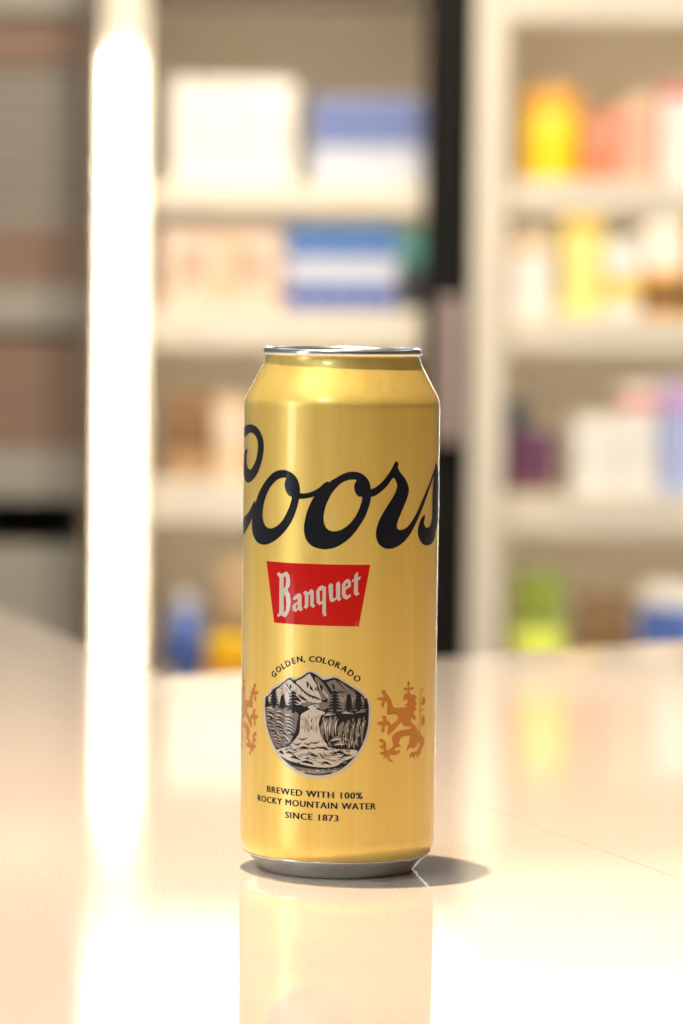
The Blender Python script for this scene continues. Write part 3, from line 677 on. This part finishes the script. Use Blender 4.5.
def pouch(name, label, cat, px0, px1, pyt, zs, back, mt, topmat):
    Y = YFR + back
    a = at_y(px0, pyt, Y); b = at_y(px1, pyt, Y); wd = b.x - a.x; h = a.z - zs
    t = thing(name, label, cat, ((a.x + b.x) / 2, Y + .02, zs))
    def pil(z0, z1, d0, nm, mm, seed):
        rnd = random.Random(seed); bm = bmesh.new(); nu, nv = 12, 12; fr, bk = [], []
        for j in range(nv + 1):
            v = j / nv; A_, B_ = [], []
            for i in range(nu + 1):
                u = i / nu; th_ = d0 * (math.sin(math.pi * u) ** .6) * (math.cos(math.pi / 2 * v) ** .7 if nm == 'body' else .12)
                wob = rnd.uniform(-1, 1) * .0012
                x = (u - .5) * wd * (1 - .08 * math.sin(math.pi * v))
                A_.append(bm.verts.new((x, -th_ + wob, z0 + (z1 - z0) * v))); B_.append(bm.verts.new((x, th_ + wob + .0004, z0 + (z1 - z0) * v)))
            fr.append(A_); bk.append(B_)
        for j in range(nv):
            for i in range(nu):
                bm.faces.new((fr[j][i], fr[j][i + 1], fr[j + 1][i + 1], fr[j + 1][i])); bm.faces.new((bk[j][i + 1], bk[j][i], bk[j + 1][i], bk[j + 1][i + 1]))
        link(nm, bm, mm, t, smooth=True)
    pil(0, h * .55, .018, 'body', mt, 5); pil(h * .55, h, .05, 'top_seal', topmat, 6)
    return t
zA = [r[0] - .0026 for r in rails1]; zB = [r[0] - .0026 for r in rails2]

ORD = ['first', 'second', 'third', 'fourth', 'fifth', 'sixth']
n = 6
for k in range(n):
    a = 172 + (296 - 172) * k / n
    carton('slim_carton', 'slim white carton, ' + ORD[k] + ' from the light bar on the top shelf', 'carton', 'slim white cartons on the top shelf', a, a + 124 / n, 78 + (k % 2) * 3, zA[0], .045, .06, 'p_white', ((.35, .62, 'p_grey' if k % 2 else 'p_white'),))
n = 5
for k in range(n):
    a = 312 + (424 - 312) * k / n
    carton('blue_carton', 'blue topped pale carton, ' + ORD[4 - k] + ' from the black post on the top shelf', 'carton', 'blue topped cartons on the top shelf', a, a + 112 / n, 98, zA[0], .05, .06, 'p_slate', ((.45, .985, 'p_blue'),))
n = 6
for k in range(n):
    a = 162 + (282 - 162) * k / n
    carton('pink_carton', 'pink beige carton, ' + ORD[k] + ' from the light bar on the second shelf', 'carton', 'pink beige cartons on the second shelf', a, a + 120 / n, 229 + (k % 3), zA[1], .04, .06, 'p_pink' if k != 3 else 'p_sand', ((.4, .75, 'p_rust') if k % 3 == 1 else (.2, .4, 'p_sand'),))
n = 5
for k in range(n):
    a = 287 + (397 - 287) * k / n
    carton('banded_blue_carton', 'royal blue carton with pale band, ' + ORD[4 - k] + ' from the teal topped carton', 'carton', 'royal blue banded cartons on the second shelf', a, a + 110 / n, 228, zA[1], .035, .06, 'p_royal', ((.30, .66, 'p_slate'), (.80, .985, 'p_sky')))
carton('teal_carton', 'dark grey carton with teal top at the end of the second shelf', 'carton', None, 399, 426, 230, zA[1], .04, .06, 'p_dark', ((.55, .985, 'p_teal'),))
carton('tan_carton', 'wide tan carton on the third shelf of the left cooler', 'carton', None, 166, 212, 392, zA[2], .10, .08, 'p_tan', ((.3, .7, 'p_brown'),))
carton('sand_carton', 'pale sand carton on the third shelf right behind the can', 'carton', None, 214, 250, 398, zA[2], .06, .08, 'p_sand', ((.5, .8, 'p_pink'),))
carton('brown_carton', 'brown carton on the third shelf hidden mostly by the can', 'carton', None, 256, 300, 398, zA[2], .08, .08, 'p_tan', ((.4, .7, 'p_sand'),))
jar('blue_jar', 'round blue jar on the lowest visible shelf of the left cooler', 'jar', None, 163, 208, 596, zA[3], .035, 'p_cobalt', 'p_slate', 'round', .12)
jar('yellow_tub', 'low yellow tub beside the round blue jar', 'tub', None, 202, 262, 640, zA[3], .033, 'p_amber', 'p_yellow', 'tub', .2)
carton('tan_box', 'tan box standing behind the low yellow tub', 'carton', None, 218, 280, 560, zA[3], .14, .09, 'p_sand', ((.2, .5, 'p_tan'),))

jar('yellow_canister', 'bright yellow canister with orange cap on the top right shelf', 'canister', None, 523, 583, 88, zB[0], .05, 'p_yellow', 'p_orangey', 'can', .28)
carton('coral_carton', 'coral orange carton right of the yellow canister', 'carton', None, 585, 619, 112, zB[0], .05, .06, 'p_coral', ((.55, .8, 'p_rust'),))
carton('salmon_carton', 'salmon pink carton between the coral and the white carton', 'carton', None, 620, 660, 94, zB[0], .045, .06, 'p_salmon', ((.82, .985, 'p_sand'),))
carton('white_carton', 'white carton with red top at the photo\'s right edge, top shelf', 'carton', None, 662, 704, 84, zB[0], .045, .06, 'p_white', ((.86, .985, 'p_red'),))
carton('white_carton', 'plain white carton at the far end of the top right shelf', 'carton', None, 708, 750, 90, zB[0], .045, .06, 'p_white', ((.3, .6, 'p_pink'),))
carton('cream_carton', 'cream white carton beside the cream post on the second right shelf', 'carton', None, 508, 553, 233, zB[1], .045, .06, 'p_white', ((.75, .985, 'p_sand'),))
carton('lemon_carton', 'tall pale lemon yellow carton on the second right shelf', 'carton', None, 563, 604, 217, zB[1], .045, .06, 'p_lemon', ((.9, .985, 'p_yellow'),))
carton('white_yellow_carton', 'white carton with yellow square print right of the lemon carton', 'carton', None, 606, 641, 240, zB[1], .04, .06, 'p_white', ((.25, .5, 'p_yellow'),))
jar('amber_jar', 'white capped amber jar with dark band at the photo\'s right edge', 'jar', None, 645, 690, 222, zB[1], .05, 'p_amber', 'p_white', 'can', .5, 'p_dark')
carton('gold_carton', 'golden yellow carton past the amber jar', 'carton', None, 694, 740, 235, zB[1], .045, .06, 'p_amber', ((.5, .8, 'p_white'),))
carton('purple_carton', 'purple carton lying beside the cream post on the third right shelf', 'carton', None, 500, 556, 432, zB[2], .045, .09, 'p_purple', ((.0, .2, 'p_brown'),))
tt = carton('navy_box', 'small dark slate box on top of the purple carton', 'carton', None, 500, 528, 402, at_y(520, 432, YFR + .05).z + .0005, .06, .05, 'p_navy', ((.3, .6, 'p_dark'),))
carton('low_white_carton', 'shorter bright white carton on the third right shelf', 'carton', None, 574, 622, 420, zB[2], .04, .06, 'p_white', ((.5, .8, 'p_white'),), 'p_white')
carton('tall_white_carton', 'taller white carton with red edge on the third right shelf', 'carton', None, 623, 659, 388, zB[2], .045, .06, 'p_white', ((.8, .92, 'p_red'),))
carton('lavender_carton', 'lavender blue carton at the photo\'s right edge, third shelf', 'carton', None, 661, 700, 386, zB[2], .04, .06, 'p_lav', ((.75, .985, 'p_violet'),))
carton('lavender_carton', 'second lavender blue carton farther along the third shelf', 'carton', None, 703, 742, 386, zB[2], .04, .06, 'p_lav', ((.75, .985, 'p_violet'),))
pouch('lime_pouch', 'lime green foil pouch with olive top on the lowest right shelf', 'pouch', 512, 566, 574, zB[3], .04, 'p_lime', 'p_olive')
carton('brown_box', 'brown box on the lowest right shelf between pouch and blue jar', 'carton', None, 578, 632, 596, zB[3], .12, .08, 'p_tan', ((.3, .6, 'p_brown'),))
jar('cobalt_jar', 'wide cobalt blue jar at the right end of the lowest shelf', 'jar', None, 640, 716, 588, zB[3], .05, 'p_cobalt', 'p_grey', 'can', .18)

# ------------------------------------------------------------------ stock rack on the left
YR = 3.68
def XR_(px): return at_y(px, 300, YR).x
def ZR(py): return at_y(45, py, YR).z
x0, x1 = XR_(-260), XR_(84)
rack = thing('stock_rack', 'grey stock rack with cartons left of the light bar', 'rack', ((x0 + x1) / 2, YR, 0)); ox = (x0 + x1) / 2
def PR(name, bm, mm, par=rack):
    bmesh.ops.translate(bm, verts=bm.verts[:], vec=(-ox, -YR, 0)); return link(name, bm, mm, par)
for zt, zb in ((ZR(-40), ZR(14)), (ZR(286), ZR(330)), (ZR(451), ZR(500))):
    PR('shelf_board', box(x0, x1, YR, YR + .36, zb, zt, .002), 'steelgrey')
for xx in (x0 - .03, x1):
    PR('upright', box(xx, xx + .028, YR + .01, YR + .36, 0, 1.75, .002), 'darkbrown')
PR('back_sheet', box(x0, x1, YR + .362, YR + .368, 0, 1.7), 'darkbrown')
cab = PR('drawer_cabinet', box(x0, x1, YR + .01, YR + .36, .04, ZR(547), .003), 'steelgrey')
dz = (ZR(547) - .06) / 4
for k in range(4):
    d = PR('drawer_front', box(x0 + .006, x1 - .006, YR - .006, YR + .01, .05 + dz * k, .05 + dz * (k + 1) - .008, .003), 'steelgrey', cab)
def stack_item(name, label, cat, py0, py1, mt, wx0=-255, wx1=80, dep=.30, group=None, off=.012):
    a, b = XR_(wx0), XR_(wx1); z0, z1 = ZR(py1), ZR(py0)
    t = thing(name, label, cat, ((a + b) / 2, YR + off, z0 + .0003), group=group); wd = b - a; h = z1 - z0 - .0006
    if mt == 'kraft':
        link('body', box(-wd / 2, wd / 2, 0, dep, 0, h, .003), 'kraft', t)
        link('tape_strip', box(-.02, .02, -.0006, dep + .0006, h * .02, h + .0005, .0002, 1), 'tape', t)
    else:
        bm = bmesh.new(); e = h * .18
        prs = lambda ex, z: [(-wd / 2 + ex, ex, z), (wd / 2 - ex, ex, z), (wd / 2 - ex, dep - ex, z), (-wd / 2 + ex, dep - ex, z)]
        rings = [prs(.008, 0), prs(.004, h * .7), prs(.0, h * .7), prs(0, h), prs(.004, h), prs(.010, h * .12)]
        rv = [[bm.verts.new(p) for p in r] for r in rings]
        for p, q in zip(rv, rv[1:]):
            for k in range(4): bm.faces.new((p[k], p[(k + 1) % 4], q[(k + 1) % 4], q[k]))
        bm.faces.new(rv[0][::-1]); bm.faces.new(rv[-1])
        bmesh.ops.recalc_face_normals(bm, faces=bm.faces[:])
        link('tray_shell', bm, 'steelgrey', t)
        link('gap_shade_lip', box(-wd / 2 - .001, wd / 2 + .001, -.001, .003, h * .86, h * .99, .0004, 1), 'darkbrown', t)  # dark lip paints the shaded gap between stacked trays
    return t
stack_item('kraft_carton', 'flat brown carton under the pile of grey trays', 'carton', 226, 286, 'kraft')
ys = [226, 199, 172, 145, 118, 91, 66]
for k in range(6):
    stack_item('grey_tray', ['lowest grey tray of the pile on the rack', 'second grey tray from the bottom of the pile', 'third grey tray from the bottom of the pile', 'fourth grey tray from the bottom of the pile', 'fifth grey tray from the bottom of the pile', 'topmost grey tray of the pile, under a brown carton'][k], 'tray', ys[k + 1], ys[k], 'tray', group='pile of grey trays on the rack')
stack_item('kraft_carton', 'brown carton on top of the pile of grey trays', 'carton', 16, 66, 'kraft')
stack_item('kraft_carton', 'tall brown carton on the middle board of the rack', 'carton', 338, 451, 'kraft')
